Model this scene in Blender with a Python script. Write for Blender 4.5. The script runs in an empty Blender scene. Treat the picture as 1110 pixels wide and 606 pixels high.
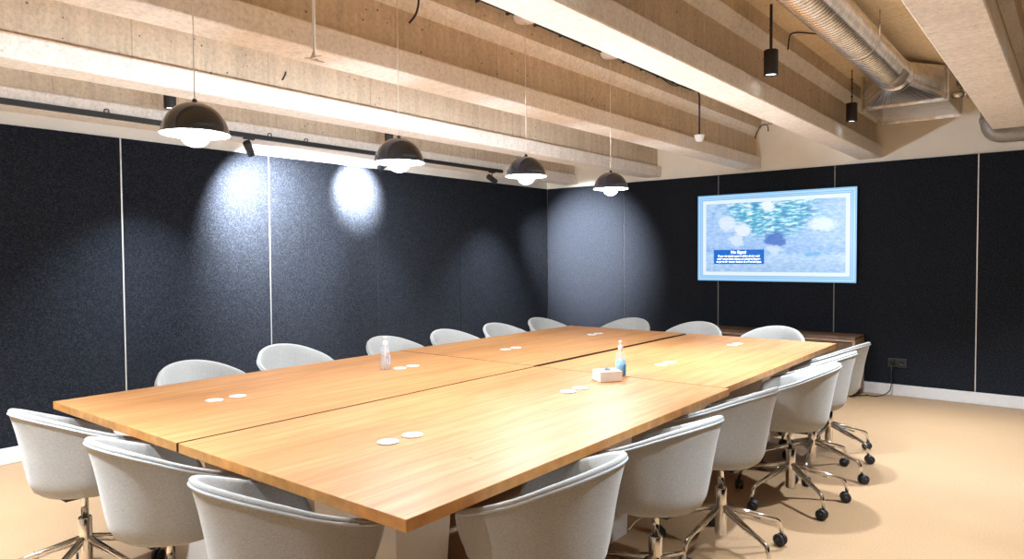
import bpy, bmesh, math, random
from mathutils import Vector, Matrix, Euler
random.seed(7)
C = bpy.context.scene.collection
PI = math.pi
# ------------------------------------------------------------------ helpers
def lerp(a, b, t): return a + (b - a) * t
def new_bm(): return bmesh.new()
def add_box(bm, x0, y0, z0, x1, y1, z1, bevel=0.0, mi=0):
    vs = [bm.verts.new((x, y, z)) for x in (x0, x1) for y in (y0, y1) for z in (z0, z1)]
    idx = [(0,1,3,2),(4,6,7,5),(0,4,5,1),(2,3,7,6),(0,2,6,4),(1,5,7,3)]
    fs = [bm.faces.new([vs[i] for i in f]) for f in idx]
    for f in fs: f.material_index = mi
    if bevel > 0:
        es = list({e for f in fs for e in f.edges})
        r = bmesh.ops.bevel(bm, geom=es, offset=bevel, segments=2, affect='EDGES', profile=0.5)
        for f in r['faces']: f.material_index = mi
def frame_of(d):
    d = d.normalized()
    a = Vector((0, 0, 1)) if abs(d.z) < 0.9 else Vector((1, 0, 0))
    u = d.cross(a).normalized(); v = d.cross(u).normalized()
    return u, v
def add_tube(bm, pts, r, seg=10, caps=True, mi=0):
    pts = [Vector(p) for p in pts]
    rs = r if isinstance(r, (list, tuple)) else [r] * len(pts)
    rings = []; u = None
    for i, p in enumerate(pts):
        if i == 0: d = pts[1] - pts[0]
        elif i == len(pts) - 1: d = pts[-1] - pts[-2]
        else: d = (pts[i+1] - p).normalized() + (p - pts[i-1]).normalized()
        d.normalize()
        if u is None: u, v = frame_of(d)
        else:
            u = (u - d * u.dot(d)).normalized(); v = d.cross(u).normalized()
        rings.append([bm.verts.new(p + (u * math.cos(a) + v * math.sin(a)) * rs[i])
                      for a in [2*PI*k/seg for k in range(seg)]])
    for a, b in zip(rings[:-1], rings[1:]):
        for k in range(seg):
            f = bm.faces.new((a[k], a[(k+1)%seg], b[(k+1)%seg], b[k])); f.smooth = True; f.material_index = mi
    if caps:
        for rr in (rings[0], rings[-1]):
            f = bm.faces.new(rr); f.material_index = mi
def add_lathe(bm, prof, seg=32, c=(0,0,0), mi=0, axis=None, smooth=True):
    """prof: list of (r,z); revolve about z (or axis matrix)"""
    M = axis or Matrix.Identity(3); c = Vector(c)
    rings = []
    for r, z in prof:
        if r < 1e-6: rings.append([bm.verts.new(c + M @ Vector((0, 0, z)))])
        else: rings.append([bm.verts.new(c + M @ Vector((r*math.cos(2*PI*k/seg), r*math.sin(2*PI*k/seg), z))) for k in range(seg)])
    for a, b in zip(rings[:-1], rings[1:]):
        if len(a) == 1 and len(b) == 1: continue
        for k in range(seg):
            k2 = (k+1) % seg
            if len(a) == 1: f = bm.faces.new((a[0], b[k2], b[k]))
            elif len(b) == 1: f = bm.faces.new((a[k], a[k2], b[0]))
            else: f = bm.faces.new((a[k], a[k2], b[k2], b[k]))
            f.smooth = smooth; f.material_index = mi
def add_prism(bm, poly, x0, x1, mi=0):
    """poly: list of (y,z) closed outline, extruded along x"""
    a = [bm.verts.new((x0, y, z)) for y, z in poly]; b = [bm.verts.new((x1, y, z)) for y, z in poly]
    n = len(poly)
    for i in range(n):
        f = bm.faces.new((a[i], a[(i+1)%n], b[(i+1)%n], b[i])); f.material_index = mi
    for r in (a[::-1], b):
        f = bm.faces.new(r); f.material_index = mi
def fillet(pts, r, n=5):
    pts = [Vector(p) for p in pts]; out = [pts[0]]
    for i in range(1, len(pts)-1):
        a = pts[i-1] - pts[i]; b = pts[i+1] - pts[i]
        rr = min(r, a.length*.49, b.length*.49)
        p0 = pts[i] + a.normalized()*rr; p1 = pts[i] + b.normalized()*rr
        for k in range(n+1):
            t = k/n
            out.append(p0*(1-t)**2 + pts[i]*2*t*(1-t) + p1*t*t)
    out.append(pts[-1]); return out
def obj(name, bm, mats, parent=None, loc=None, rot=None, recalc=True):
    if recalc: bmesh.ops.recalc_face_normals(bm, faces=bm.faces)
    me = bpy.data.meshes.new(name); bm.to_mesh(me); bm.free()
    for m in (mats if isinstance(mats, (list, tuple)) else [mats]): me.materials.append(m)
    o = bpy.data.objects.new(name, me); C.objects.link(o)
    if parent: o.parent = parent
    if loc: o.location = loc
    if rot: o.rotation_euler = rot
    return o
def tag(o, label, cat, group=None, kind=None):
    o['label'] = label; o['category'] = cat
    if group: o['group'] = group
    if kind: o['kind'] = kind
    return o
def thing(name, label, cat, loc=(0,0,0), rotz=0, group=None):
    o = bpy.data.objects.new(name, None); C.objects.link(o)
    o.empty_display_size = 0.1
    o.location = loc; o.rotation_euler = (0, 0, rotz)
    return tag(o, label, cat, group)
def struct(name, bm, m, label=None, cat=None, recalc=True):
    o = obj(name, bm, m, recalc=recalc); o['kind'] = 'structure'
    if label: o['label'] = label
    if cat: o['category'] = cat
    return o
def dup(root, loc, rotz, label, group=None):
    r = root.copy(); C.objects.link(r); r.location = loc; r.rotation_euler = (0, 0, rotz)
    r['label'] = label
    if group: r['group'] = group
    for ch in list(root.children):
        c = ch.copy(); C.objects.link(c); c.parent = r
        for g in ch.children:
            d = g.copy(); C.objects.link(d); d.parent = c
    return r
# ------------------------------------------------------------------ materials
def base_mat(name):
    m = bpy.data.materials.new(name); m.use_nodes = True
    nt = m.node_tree; nt.nodes.clear()
    out = nt.nodes.new('ShaderNodeOutputMaterial'); b = nt.nodes.new('ShaderNodeBsdfPrincipled')
    nt.links.new(b.outputs[0], out.inputs[0])
    return m, nt, b
def N(nt, t, **kw):
    n = nt.nodes.new(t)
    for k, v in kw.items():
        if k in n.inputs.keys() if hasattr(n.inputs, 'keys') else False: n.inputs[k].default_value = v
        else: setattr(n, k, v)
    return n
def coords(nt, scale=(1,1,1), kind='Object'):
    tc = nt.nodes.new('ShaderNodeTexCoord'); mp = nt.nodes.new('ShaderNodeMapping')
    mp.inputs['Scale'].default_value = scale
    nt.links.new(tc.outputs[kind], mp.inputs[0]); return mp.outputs[0]
def noise(nt, vec, scale, detail=4, rough=0.6):
    n = nt.nodes.new('ShaderNodeTexNoise'); n.inputs['Scale'].default_value = scale
    n.inputs['Detail'].default_value = detail; n.inputs['Roughness'].default_value = rough
    nt.links.new(vec, n.inputs['Vector']); return n.outputs['Fac']
def ramp(nt, fac, stops):
    r = nt.nodes.new('ShaderNodeValToRGB'); e = r.color_ramp.elements
    while len(e) > 1: e.remove(e[0])
    e[0].position = stops[0][0]; e[0].color = (*stops[0][1], 1)
    for p, c in stops[1:]:
        x = e.new(p); x.color = (*c, 1)
    nt.links.new(fac, r.inputs[0]); return r.outputs[0]
def mixc(nt, fac, a, b, mode='MIX'):
    m = nt.nodes.new('ShaderNodeMix'); m.data_type = 'RGBA'; m.blend_type = mode
    for sock, v in ((m.inputs[0], fac), (m.inputs[6], a), (m.inputs[7], b)):
        if isinstance(v, bpy.types.NodeSocket): nt.links.new(v, sock)
        elif isinstance(v, tuple): sock.default_value = (*v[:3], 1)
        else: sock.default_value = v
    return m.outputs[2]
def bump(nt, b, h, strength=.3, dist=.01):
    bp = nt.nodes.new('ShaderNodeBump'); bp.inputs['Strength'].default_value = strength
    bp.inputs['Distance'].default_value = dist
    nt.links.new(h, bp.inputs['Height']); nt.links.new(bp.outputs[0], b.inputs['Normal'])
def simple(name, col, rough=.5, metal=0., var=.06, scale=20, bumps=0., coat=0., spec=None):
    m, nt, b = base_mat(name)
    v = coords(nt); n = noise(nt, v, scale)
    lo = tuple(max(0, c*(1-var)) for c in col); hi = tuple(min(1, c*(1+var)) for c in col)
    nt.links.new(ramp(nt, n, [(.3, lo), (.7, hi)]), b.inputs['Base Color'])
    b.inputs['Roughness'].default_value = rough; b.inputs['Metallic'].default_value = metal
    if coat: b.inputs['Coat Weight'].default_value = coat
    if spec is not None: b.inputs['Specular IOR Level'].default_value = spec
    if bumps: bump(nt, b, n, bumps, .003)
    return m
def emit(name, col, strength):
    m, nt, b = base_mat(name)
    b.inputs['Base Color'].default_value = (*col, 1)
    b.inputs['Emission Color'].default_value = (*col, 1); b.inputs['Emission Strength'].default_value = strength
    return m
def voronoi(nt, vec, scale, feature='F1', out='Distance', rnd=1.0):
    n = nt.nodes.new('ShaderNodeTexVoronoi'); n.feature = feature
    n.inputs['Scale'].default_value = scale; n.inputs['Randomness'].default_value = rnd
    nt.links.new(vec, n.inputs['Vector']); return n.outputs[out]
def mathn(nt, op, a, b=None):
    m = nt.nodes.new('ShaderNodeMath'); m.operation = op
    for s, v in ((m.inputs[0], a), (m.inputs[1], b)):
        if v is None: continue
        if isinstance(v, bpy.types.NodeSocket): nt.links.new(v, s)
        else: s.default_value = v
    return m.outputs[0]

def concrete(name, lo, mid, hi, board=0.0, pits=0.5, seam=0, per=.83):
    m, nt, b = base_mat(name)
    v = coords(nt)
    big = noise(nt, v, 1.7, 6, .65)
    col = ramp(nt, big, [(.30, lo), (.5, mid), (.72, hi)])
    vs = coords(nt, (1.2, 14, 14)) ; 
    fine = noise(nt, v, 45, 5, .7)
    col = mixc(nt, .5, col, ramp(nt, fine, [(.34, tuple(c*.66 for c in mid)), (.5, mid), (.66, tuple(min(1, c*1.2) for c in mid))]))
    # vertical formwork streaks
    vv = coords(nt, (9, .5, .7))
    st = noise(nt, vv, 2.2, 5, .7)
    if board:
        col = mixc(nt, board, col, mixc(nt, 1.0, col, ramp(nt, st, [(.35, (.62,.56,.5)), (.6, (1.12,1.08,1.04))]), 'MULTIPLY'))
    if seam:
        sx = nt.nodes.new('ShaderNodeSeparateXYZ'); nt.links.new(coords(nt), sx.inputs[0])
        fr = mathn(nt, 'FRACT', mathn(nt, 'MULTIPLY', sx.outputs[0], 1/per))
        ln = mathn(nt, 'LESS_THAN', fr, .008/per)
        col = mixc(nt, mathn(nt, 'MULTIPLY', ln, seam), col, tuple(c*.35 for c in mid))
    # air-bubble pits
    pv = voronoi(nt, coords(nt, (1, 1, 1)), 17)
    pm = mathn(nt, 'LESS_THAN', pv, .11)
    gate = mathn(nt, 'GREATER_THAN', noise(nt, v, 3.1, 2), .5)
    pm = mathn(nt, 'MULTIPLY', pm, gate)
    col = mixc(nt, mathn(nt, 'MULTIPLY', pm, pits), col, tuple(c*.22 for c in lo))
    nt.links.new(col, b.inputs['Base Color'])
    b.inputs['Roughness'].default_value = .85
    bump(nt, b, mathn(nt, 'SUBTRACT', fine, pm), .35, .006)
    return m
M = {}
M['beam'] = concrete('concrete_smooth', (.75,.70,.64), (.85,.81,.75), (.92,.88,.83), .15, .3)
M['web'] = concrete('concrete_boardmarked', (.48,.40,.30), (.62,.53,.41), (.74,.65,.53), .35, .9, .35)
M['deck'] = concrete('concrete_deck', (.68,.55,.36), (.78,.65,.45), (.85,.73,.54), .2, .2, .6, 1.25)
M['plaster'] = simple('plaster_cream', (.84,.79,.70), .8, var=.04, scale=3, bumps=.1)
def m_floor():
    m, nt, b = base_mat('floor_vinyl')
    v = coords(nt)
    col = ramp(nt, noise(nt, v, .8, 5, .6), [(.3, (.29,.175,.088)), (.7, (.35,.222,.12))])
    col = mixc(nt, .5, col, ramp(nt, noise(nt, v, 130, 3, .8), [(.35, (.20,.115,.055)), (.5, (.315,.20,.108)), (.68, (.44,.305,.195))]))
    sx = nt.nodes.new('ShaderNodeSeparateXYZ'); nt.links.new(v, sx.inputs[0])
    lx = mathn(nt, 'LESS_THAN', mathn(nt, 'FRACT', mathn(nt, 'MULTIPLY', mathn(nt, 'ADD', sx.outputs[1], 20-.565), 1/1.5)), .0035)
    ly = mathn(nt, 'LESS_THAN', mathn(nt, 'FRACT', mathn(nt, 'MULTIPLY', mathn(nt, 'ADD', sx.outputs[0], 20.4), 1/3.0)), .0010)
    ln = mathn(nt, 'MAXIMUM', lx, ly)
    col = mixc(nt, mathn(nt, 'MULTIPLY', ln, .5), col, (.22,.14,.07))
    nt.links.new(col, b.inputs['Base Color']); b.inputs['Roughness'].default_value = .5
    b.inputs['Specular IOR Level'].default_value = .35
    bump(nt, b, noise(nt, v, 130, 3), .08, .002)
    return m
M['floor'] = m_floor()
def m_felt():
    m, nt, b = base_mat('charcoal_felt')
    v = coords(nt)
    col = ramp(nt, noise(nt, v, 90, 6, .85), [(.36, (.004,.005,.007)), (.5, (.0105,.0125,.018)), (.64, (.032,.037,.048))])
    nt.links.new(col, b.inputs['Base Color']); b.inputs['Roughness'].default_value = .95
    b.inputs['Specular IOR Level'].default_value = .15
    bump(nt, b, noise(nt, v, 160, 4), .5, .004)
    return m
M['felt'] = m_felt()
def m_wood(name, axis_swap=False):
    m, nt, b = base_mat(name)
    v = coords(nt)
    br = nt.nodes.new('ShaderNodeTexBrick'); nt.links.new(v, br.inputs['Vector'])
    br.offset = .37; br.offset_frequency = 2; br.squash = 1
    br.inputs['Scale'].default_value = 1; br.inputs['Mortar Size'].default_value = .0006
    br.inputs['Mortar Smooth'].default_value = .2
    br.inputs['Brick Width'].default_value = .78; br.inputs['Row Height'].default_value = .043
    br.inputs['Color1'].default_value = (.46,.215,.078,1); br.inputs['Color2'].default_value = (.59,.315,.138,1)
    br.inputs['Mortar'].default_value = (.50,.25,.09,1); br.inputs['Bias'].default_value = 0
    g = noise(nt, coords(nt, (1.1, 26, 26)), 2.2, 7, .65)
    col = mixc(nt, .55, br.outputs['Color'], ramp(nt, g, [(.28, (.30,.125,.040)), (.5, (.48,.235,.092)), (.72, (.62,.36,.18))]))
    big = noise(nt, coords(nt, (.8, 3, 3)), 1.6, 3, .5)
    col = mixc(nt, 1.0, col, ramp(nt, big, [(.3, (.88,.84,.78)), (.7, (1.06,1.06,1.06))]), 'MULTIPLY')
    kn = mathn(nt, 'LESS_THAN', voronoi(nt, coords(nt, (1, 2.2, 2.2)), 2.1), .028)
    col = mixc(nt, mathn(nt, 'MULTIPLY', kn, .6), col, (.22,.09,.03))
    nt.links.new(col, b.inputs['Base Color']); b.inputs['Roughness'].default_value = .46
    b.inputs['Specular IOR Level'].default_value = .22
    bump(nt, b, g, .06, .002)
    return m
M['wood'] = m_wood('beech_butcher_block')
M['wood_edge'] = simple('wood_edge', (.56,.27,.08), .45, var=.25, scale=14)
def m_fabric():
    m, nt, b = base_mat('chair_fabric')
    v = coords(nt)
    w = noise(nt, v, 260, 2, .8); w2 = noise(nt, coords(nt, (1,1,6)), 90, 3, .7)
    col = ramp(nt, mathn(nt, 'MULTIPLY', mathn(nt, 'ADD', w, w2), .5), [(.36, (.30,.30,.29)), (.64, (.46,.465,.45))])
    nt.links.new(col, b.inputs['Base Color']); b.inputs['Roughness'].default_value = .9
    b.inputs['Sheen Weight'].default_value = .25
    bump(nt, b, w, .25, .002)
    return m
M['fabric'] = m_fabric()
M['piping'] = simple('piping', (.52,.56,.60), .6)
M['chrome'] = simple('polished_aluminium', (.78,.76,.73), .12, 1.0, var=.02)
M['black'] = simple('black_plastic', (.015,.015,.017), .45)
M['black_metal'] = simple('black_powder_coat', (.02,.021,.024), .5)
M['grey_pl'] = simple('grey_plastic', (.22,.22,.23), .4)
M['white'] = simple('white_laminate', (.74,.71,.67), .5, var=.03)
M['white_gloss'] = simple('white_gloss', (.82,.82,.80), .3, var=.02)
M['skirt'] = simple('skirting_paint', (.70,.69,.68), .5, var=.03)
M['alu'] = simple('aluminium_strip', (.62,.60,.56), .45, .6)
M['seam_shade'] = simple('painted_seam_shade', (.085,.040,.015), .7, var=.2)  # dark brown painted in for the shade inside the gaps between tables
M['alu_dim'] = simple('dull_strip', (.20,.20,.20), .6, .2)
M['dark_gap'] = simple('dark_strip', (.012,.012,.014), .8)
M['shade'] = simple('shade_black_gloss', (.010,.014,.022), .14, .0, var=.1, coat=.2)
M['shade_in'] = simple('shade_white_inside', (.88,.88,.86), .5, var=.01)
def m_opal():
    m, nt, b = base_mat('opal_bowl')
    b.inputs['Base Color'].default_value = (.85,.80,.74,1); b.inputs['Roughness'].default_value = .4
    tr = nt.nodes.new('ShaderNodeBsdfTranslucent'); tr.inputs[0].default_value = (.96,.93,.88,1)
    mx = nt.nodes.new('ShaderNodeMixShader'); mx.inputs[0].default_value = .88
    nt.links.new(b.outputs[0], mx.inputs[1]); nt.links.new(tr.outputs[0], mx.inputs[2])
    out = [n for n in nt.nodes if n.type == 'OUTPUT_MATERIAL'][0]; nt.links.new(mx.outputs[0], out.inputs[0])
    bump(nt, b, noise(nt, coords(nt), 20), .02, .001)
    return m
M['opal'] = m_opal()
M['bulb'] = emit('bulb_glow', (1,.97,.92), 30)
M['lens'] = emit('led_lens', (.95,.98,1), 3)
M['cord'] = simple('fabric_cord', (.78,.72,.64), .7)
M['walnut'] = simple('walnut', (.13,.075,.045), .45, var=.35, scale=9)
M['walnut_l'] = simple('walnut_edge', (.36,.24,.155), .5, var=.25, scale=12)
M['galv'] = None
def m_galv(name, spiral=False):
    m, nt, b = base_mat(name)
    v = coords(nt)
    col = ramp(nt, voronoi(nt, v, 22, out='Color'), [(.2, (.70,.69,.67)), (.8, (.88,.87,.85))])
    nt.links.new(col, b.inputs['Base Color']); b.inputs['Metallic'].default_value = .9
    b.inputs['Roughness'].default_value = .25
    bump(nt, b, noise(nt, v, 9, 2), .03, .01)
    return m
M['galv'] = m_galv('galvanised_steel')
M['pipe'] = simple('pipe_grey', (.34,.32,.29), .5, .3, var=.15)

# ------------------------------------------------------------------ room shell
L, W, X0, Y0 = 7.812, 5.762, -3.2, -3.6
HP, DECK = 2.352, 2.93
bm = new_bm(); add_box(bm, X0, Y0, -.12, L+.2, W+.2, 0); struct('floor', bm, M['floor'], 'beige speckled vinyl floor with faint seams', 'floor')
bm = new_bm(); add_box(bm, X0, Y0, DECK, L+.2, W+.2, DECK+.2); struct('ceiling', bm, M['deck'], 'warm concrete ceiling deck above the beams', 'ceiling')
bm = new_bm(); add_box(bm, X0, W, 0, L+.2, W+.2, DECK); struct('wall_left', bm, M['plaster'], 'cream plaster wall above charcoal panels on the left', 'wall')
bm = new_bm(); add_box(bm, L, Y0, 0, L+.2, W, DECK); struct('wall_right', bm, M['plaster'], 'cream plaster wall above charcoal panels behind the television', 'wall')
bm = new_bm(); add_box(bm, X0, W-.034, 0, L-.034, W-.001, .112, .004); struct('baseboard_left', bm, M['skirt'])
bm = new_bm(); add_box(bm, L-.034, Y0, 0, L-.001, W-.034, .112, .004); struct('baseboard_right', bm, M['skirt'])
bm = new_bm(); add_box(bm, X0-.2, Y0-.2, 0, X0, W+.2, DECK); struct('wall_back', bm, M['plaster'], 'unseen wall behind the camera, finished in cream plaster to bounce fill light', 'wall')  # unseen wall; cream finish chosen to bounce fill light
bm = new_bm(); add_box(bm, X0, Y0-.2, 0, L+.2, Y0, DECK); struct('wall_near', bm, M['felt'], 'unseen wall to the right of the camera, finished in charcoal felt to cut bounce light', 'wall')  # unseen wall; dark felt chosen to keep bounce off the beam sides
# felt panels, each a separate board
TH = .022
lx = [X0, -.27, .989, 2.249, 3.511, 4.765, 6.025, L-TH+.004]
names_l = ['', 'leftmost charcoal felt wall panel, cut by the left edge of the photo', '', '', '', '', '']
lab_l = {0:'charcoal felt wall panel left of the photo frame, at the near end of the left wall',
 1:'charcoal felt wall panel beside the left photo edge, second from the near end',
 2:'tall charcoal felt panel behind the nearest end chair, left of the bright seam strip',
 3:'charcoal felt panel catching the broad spotlight glow, right of the bright seam strip',
 4:'charcoal felt panel with the brightest white spotlight patch',
 5:'unlit charcoal felt panel behind the third pendant, on the left wall',
 6:'charcoal felt panel ending at the corner, on the left wall'}
G = .005
for i in range(7):
    bm = new_bm(); add_box(bm, lx[i]+G, W-TH, .115, lx[i+1]-G, W-.001, HP, .003)
    tag(obj('wall_panel', bm, M['felt']), lab_l[i], 'wall panel', 'charcoal felt panels lining the walls')
ry = [W-TH+.0035, 4.53, 3.27, 2.002, .747, -.51, -1.77, Y0]
lab_r = {0:'charcoal felt panel lit by a spotlight, right of the corner',
 1:'charcoal felt panel between the lit corner panel and the television, on the far wall',
 2:'charcoal felt panel mostly hidden behind the television',
 3:'charcoal felt panel right of the television, holding the black socket',
 4:'charcoal felt panel at the right photo edge, beyond the light seam strip',
 5:'charcoal felt panel right of the photo frame, on the television wall',
 6:'charcoal felt panel at the near end of the television wall, outside the frame'}
for i in range(7):
    bm = new_bm(); add_box(bm, L-TH, ry[i+1]+G, .115, L-.001, ry[i]-G, HP, .003)
    tag(obj('wall_panel', bm, M['felt']), lab_r[i], 'wall panel', 'charcoal felt panels lining the walls')
k = 1
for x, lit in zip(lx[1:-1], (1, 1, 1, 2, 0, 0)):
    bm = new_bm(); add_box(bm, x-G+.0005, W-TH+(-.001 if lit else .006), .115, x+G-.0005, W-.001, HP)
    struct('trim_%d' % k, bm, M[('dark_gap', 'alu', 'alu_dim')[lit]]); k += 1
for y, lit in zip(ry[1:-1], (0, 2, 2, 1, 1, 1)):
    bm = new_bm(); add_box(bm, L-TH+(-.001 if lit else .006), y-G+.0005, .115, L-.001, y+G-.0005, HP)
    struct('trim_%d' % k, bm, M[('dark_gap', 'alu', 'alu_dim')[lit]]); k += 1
# ------------------------------------------------------------------ concrete beams
BE = [5.24, 4.005, 2.78, 1.56, .30, -.94, -2.17, -3.4]
blab = ['concrete ceiling beam nearest the left wall, carrying the black track', 'concrete ceiling beam second from the left wall',
        'concrete ceiling beam in front of the pendant cords, third from the left wall', 'broad concrete ceiling beam crossing the top middle',
        'concrete ceiling beam at the top right corner, ending at the bent pipe', 'concrete ceiling beam just right of the frame',
        'concrete ceiling beam behind the camera, right side', 'concrete ceiling beam farthest from the left wall']
def beam(e, xend, label, w):
    zb = 2.39; hf = .125; rec = .058
    bm = new_bm()
    x0 = X0 + .02
    # lower flange (small chamfers)
    add_prism(bm, [(e+.006, zb), (e, zb+.006), (e, zb+hf-.012), (e+.012, zb+hf), (e+w-.012, zb+hf), (e+w, zb+hf-.012), (e+w, zb+.006), (e+w-.006, zb)], x0, xend, 0)
    a, b_ = e+rec, e+w-rec
    add_prism(bm, [(a, zb+hf-.004), (b_, zb+hf-.004), (b_, 2.745), (a, 2.745)], x0, xend-.001, 1)
    add_prism(bm, [(a, 2.7449), (b_, 2.7449), (b_+.05, 2.83), (a-.05, 2.83)], x0, xend-.002, 0)
    add_prism(bm, [(a-.05, 2.8299), (b_+.05, 2.8299), (b_+.058, DECK), (a-.058, DECK)], x0, xend-.003, 1)
    o = obj('ceiling_beam', bm, [M['beam'], M['web']]); o['kind'] = 'structure'
    o['label'] = label; o['category'] = 'beam'
    return o
for i, e in enumerate(BE):
    beam(e, L - .001 if i != 4 else 6.62, blab[i], .22 if i != 4 else .25)

# ------------------------------------------------------------------ tables
TA = .0154; NX, NY = 1.171, 2.551
ux = Vector((math.cos(TA), math.sin(TA), 0)); uy = Vector((-math.sin(TA), math.cos(TA), 0))
def TP(a, b, z=.74): return Vector((NX, NY, z)) + ux*a + uy*b
def make_table(a0, b0, ln, wd, label, seam=0):
    o = TP(a0, b0, 0)
    t = thing('conference_table', label, 'table', o, TA, 'four wooden conference tables pushed together')
    bm = new_bm(); add_box(bm, 0, 0, .704, ln, wd, .74, .0025)
    for f in bm.faces:
        f.normal_update()
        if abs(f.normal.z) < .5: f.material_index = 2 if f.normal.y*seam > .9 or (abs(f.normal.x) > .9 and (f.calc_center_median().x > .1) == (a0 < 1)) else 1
    top = obj('tabletop', bm, [M['wood'], M['wood_edge'], M['seam_shade']], t)
    # under-frame rails
    bm = new_bm()
    add_box(bm, .35, wd/2-.16, .664, ln-.35, wd/2-.11, .7035); add_box(bm, .35, wd/2+.11, .664, ln-.35, wd/2+.16, .7035)
    obj('rail', bm, M['white'], t)
    for lx_ in (.33, ln-.33-.22):
        bm = new_bm()
        zs = [(0, .0), (.35, .012), (.7035, .03)]
        rings = []
        for z, d in zs:
            rings.append([bm.verts.new(p) for p in ((lx_-d, wd/2-.20-d, z), (lx_+.22+d, wd/2-.20-d, z), (lx_+.22+d, wd/2+.20+d, z), (lx_-d, wd/2+.20+d, z))])
        for r0, r1 in zip(rings[:-1], rings[1:]):
            for k in range(4): bm.faces.new((r0[k], r0[(k+1)%4], r1[(k+1)%4], r1[k]))
        bm.faces.new(rings[0]); bm.faces.new(rings[-1])
        obj('leg', bm, M['white'], t)
    for ax in (.475, .595, 1.655, 1.765):
        bm = new_bm()
        add_lathe(bm, [(0, .7402), (.038, .7402), (.041, .7415), (.0405, .7445), (.036, .7458), (.031, .7452), (0, .7452)], 32, (ax, wd/2, 0))
        # little grey mark pressed into the cover
        add_box(bm, ax-.010, wd/2-.004, .7452, ax+.010, wd/2+.004, .7458, mi=1)
        add_lathe(bm, [(.0295, .7452), (.030, .7456), (.0305, .7452)], 32, (ax, wd/2, 0), mi=1)
        obj('cable_port_cover', bm, [M['white_gloss'], M['grey_pl']], t)
    return t
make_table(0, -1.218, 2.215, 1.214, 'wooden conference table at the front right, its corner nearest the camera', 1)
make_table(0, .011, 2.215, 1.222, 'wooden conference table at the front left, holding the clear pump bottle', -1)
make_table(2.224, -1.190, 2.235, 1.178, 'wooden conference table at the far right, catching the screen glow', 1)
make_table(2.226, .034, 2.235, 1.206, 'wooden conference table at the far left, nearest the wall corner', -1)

# ------------------------------------------------------------------ chair
PROF = [(0,.422),(.25,.422),(.45,.425),(.60,.434),(.70,.455),(.755,.485)]
UP = [(.485,.755),(.52,.785),(.58,.825),(.64,.862),(.70,.905),(.75,.95),(.80,1.0),(.83,1.03)]
def rprof(z):
    if z <= UP[0][0]: return UP[0][1]
    for (z0, r0), (z1, r1) in zip(UP[:-1], UP[1:]):
        if z <= z1: return lerp(r0, r1, (z-z0)/(z1-z0))
    return UP[-1][1]
def sshape(phi):
    c, s = math.cos(phi), math.sin(phi)
    ax = .335 if c > 0 else .260
    n = lerp(1.9, 2.25, max(0, min(1, c + .5))); ay = lerp(.278, .318, max(0, min(1, (c + .55) / 1.0)))
    return 1.0 / ((abs(c)/ax)**n + (abs(s)/ay)**n)**(1/n)
def rimH(phi):
    c = math.cos(phi)
    h = .706 - .104*c if c < 0 else .706 - .10*c
    a = math.degrees(abs(math.atan2(math.sin(phi), c)))
    t = max(0, min(1, (a - 26) / 24)); t = t*t*(3-2*t)
    return lerp(.488, h, t)
def shell_bm():
    bm = new_bm(); n = 112; cols = []
    for k in range(n):
        phi = 2*PI*k/n; s = sshape(phi); H = rimH(phi); d = Vector((math.cos(phi), math.sin(phi), 0))
        pts = [(r*s, z) for r, z in PROF[1:]]
        for j in range(1, 11):
            z = lerp(.485, H-.010, j/10); pts.append((rprof(z)*s, z))
        ro = rprof(H)*s
        th = .024
        for a in (30, 65, 90, 115, 150):
            aa = math.radians(a); pts.append((ro - th/2 + math.cos(aa)*th/2, H - .010 + math.sin(aa)*.012))
        for j in range(0, 9):
            z = lerp(H-.012, .465, j/8); pts.append((max(.02, rprof(z)*s - th - .012*(j/8)), z))
        pts += [(.6*s*.745, .461), (.3*s, .461)]
        cols.append([bm.verts.new(d*r + Vector((0, 0, z))) for r, z in pts])
    for k in range(n):
        a, b = cols[k], cols[(k+1) % n]
        for j in range(len(a)-1):
            f = bm.faces.new((a[j], b[j], b[j+1], a[j+1])); f.smooth = True
    v0 = bm.verts.new((0, 0, .422)); v1 = bm.verts.new((0, 0, .461))
    for k in range(n):
        bm.faces.new((cols[k][0], v0, cols[(k+1) % n][0])).smooth = True
        bm.faces.new((cols[k][-1], cols[(k+1) % n][-1], v1)).smooth = True
    return bm
def rim_loop(off_r, off_z, n=112):
    out = []
    for k in range(n+1):
        phi = 2*PI*k/n; s = sshape(phi); H = rimH(phi)
        r = rprof(H + off_z)*s + off_r
        out.append((math.cos(phi)*r, math.sin(phi)*r, H + off_z))
    return out
HUB = .215
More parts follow.
